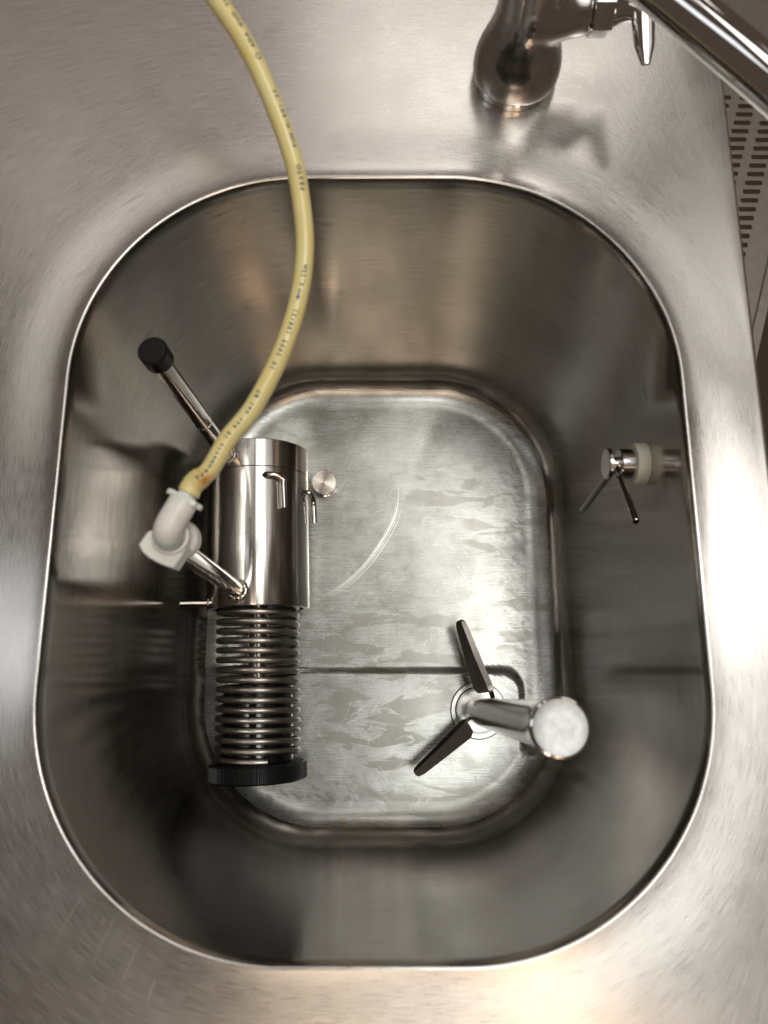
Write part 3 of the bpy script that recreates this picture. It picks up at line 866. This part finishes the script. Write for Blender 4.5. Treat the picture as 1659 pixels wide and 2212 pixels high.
# hex nut and stem
mb = MB(); d, a, b = frame_from((1, 0, 0), (0, 0, 1)); c = Vector((110.5, 350, 44))
lathe(mb, c, (1, 0, 0), [(0, 0), (11.4, 0), (13.0, 0.9), (13.0, 10.6), (11.4, 11.5), (0, 11.5)], 6, hint=(0, 0.5, 0.86))
mb.out("hex_nut", M_chrome, fc, 25)
mb = MB(); lathe(mb, (122, 350, 44), (1, 0, 0), [(0, 0), (9, 0), (8.4, 2), (6.5, 5), (5.6, 8), (5.2, 12), (0, 12)], 32); mb.out("valve_stem", M_chrome, fc)
# lever
mb = MB()
LP = [(137.5, 362, 50), (137.6, 352, 48), (138.2, 343, 45), (138.9, 329, 42), (139.4, 319.5, 40)]
v = []; f = []; n = 20; wid = [6.0, 6.6, 6.2, 5.2, 2.4]; th = [4.5, 3.6, 2.8, 2.2, 1.0]
for (x, y, z), w, t_ in zip(LP, wid, th):
    for k in range(n):
        t = 2 * math.pi * k / n; v.append((x + w * math.cos(t), y, z + t_ * math.sin(t) + 0.12 * (w * math.cos(t))))
for i in range(len(LP) - 1):
    for k in range(n): f.append((i * n + k, i * n + (k + 1) % n, (i + 1) * n + (k + 1) % n, (i + 1) * n + k))
f.append(tuple(range(n - 1, -1, -1))); f.append(tuple(range((len(LP) - 1) * n, len(LP) * n)))
mb.add(v, f); mb.out("lever_handle", M_chrome, fc, 50)
# spout
mb = MB(); lathe(mb, (77.5, 347, 84), (0, 0, 1), [(15.5, 0), (15.5, 14), (13, 17), (13, 34), (0, 36)], 48); mb.out("swivel_collar", M_chrome, fc)
mb = MB(); sp = catmull([(79, 335.5, 106), (92, 321, 109), (124.4, 284.6, 110), (160.4, 244.1, 110), (200, 199.5, 108), (226, 170, 104), (238, 156.5, 94), (243, 151, 78)], 10)
tube(mb, sp, 10.0, 40); mb.out("spout", M_chrome, fc)

# ---------------------------------------------------------------- below the countertop: perforated tray and floor
mb = MB()
TZ = -300.0
aV = Vector((27.2, -0.6)); bV = Vector((-3.3, -10.3)); o0 = Vector((379.5, 575))
t3 = lambda p, z: (p.x, p.y, z)
def slot_cell(i, j):
    c = o0 + aV * i + bV * j
    outer_ = [c + aV * sx * 0.5 + bV * sy * 0.5 for sx, sy in ((-1, 1), (0, 1), (1, 1), (1, 0), (1, -1), (0, -1), (-1, -1), (-1, 0))]
    hw, hh, ch = 9.3, 2.7, 1.1
    ins = [c + Vector(q) for q in ((-hw + ch, -hh), (0, -hh), (hw - ch, -hh), (hw, 0), (hw - ch, hh), (0, hh), (-hw + ch, hh), (-hw, 0))]
    v = [t3(p, TZ) for p in outer_] + [t3(p, TZ) for p in ins] + [t3(p, TZ - 1.6) for p in ins]
    f = []
    for k in range(8):
        k2 = (k + 1) % 8; f.append((k, k2, 8 + k2, 8 + k)); f.append((8 + k, 8 + k2, 16 + k2, 16 + k))
    mb.add(v, f)
I0, I1, J0, J1 = -5, 1, -3, 26
for i in range(I0, I1 + 1):
    for j in range(J0, J1 + 1): slot_cell(i, j)
def par(i0, i1, j0, j1, z0=TZ, z1=None):
    q = [o0 + aV * i + bV * j for i, j in ((i0, j0), (i1, j0), (i1, j1), (i0, j1))]
    if z1 is None: mb.add([t3(p, z0) for p in q], [(0, 1, 2, 3)])
    else:
        mb.add([t3(p, z0) for p in q] + [t3(p, z1) for p in q], [(0, 1, 2, 3), (4, 5, 6, 7), (0, 1, 5, 4), (1, 2, 6, 5), (2, 3, 7, 6), (3, 0, 4, 7)])
par(I0 - .5, I1 + 1.2, J0 - 24, J0 - .5); par(I1 + .5, I1 + 1.2, J0 - .5, J1 + .5); par(I0 - .5, I1 + 1.2, J1 + .5, J1 + 2)
tray = thing("perforated_tray", (370, 480, -302), "grey metal tray with rows of slots, seen below the right edge of the countertop", "tray")
mb.out("slotted_panel", M_tray, tray)
mb = MB(); par(I1 + 1.2, I1 + 1.55, J0 - 24, J1 + 2, TZ + 4, TZ - 10); mb.out("tray_rim", M_tray, tray)
mb = MB()
mb.add([(-900, -900, -880), (1400, -900, -880), (1400, 1500, -880), (-900, 1500, -880)], [(0, 1, 2, 3)])
setp(mb.out("floor", M_brown), "plain brown floor below the countertop", None, "structure")

# crumb
mb = MB(); lathe(mb, (-32, -108.5, -248), (0.3, 0.2, 1), [(0, -0.9), (0.8, -0.6), (1.1, 0), (0.7, 0.7), (0, 0.9)], 9, rfun=lambda r, h, t: r * (1 + 0.3 * math.sin(3 * t + h)))
cr = mb.out("food_crumb", M_crumb); setp(cr, "tiny yellow food crumb stuck low on the front bowl wall", "crumb")
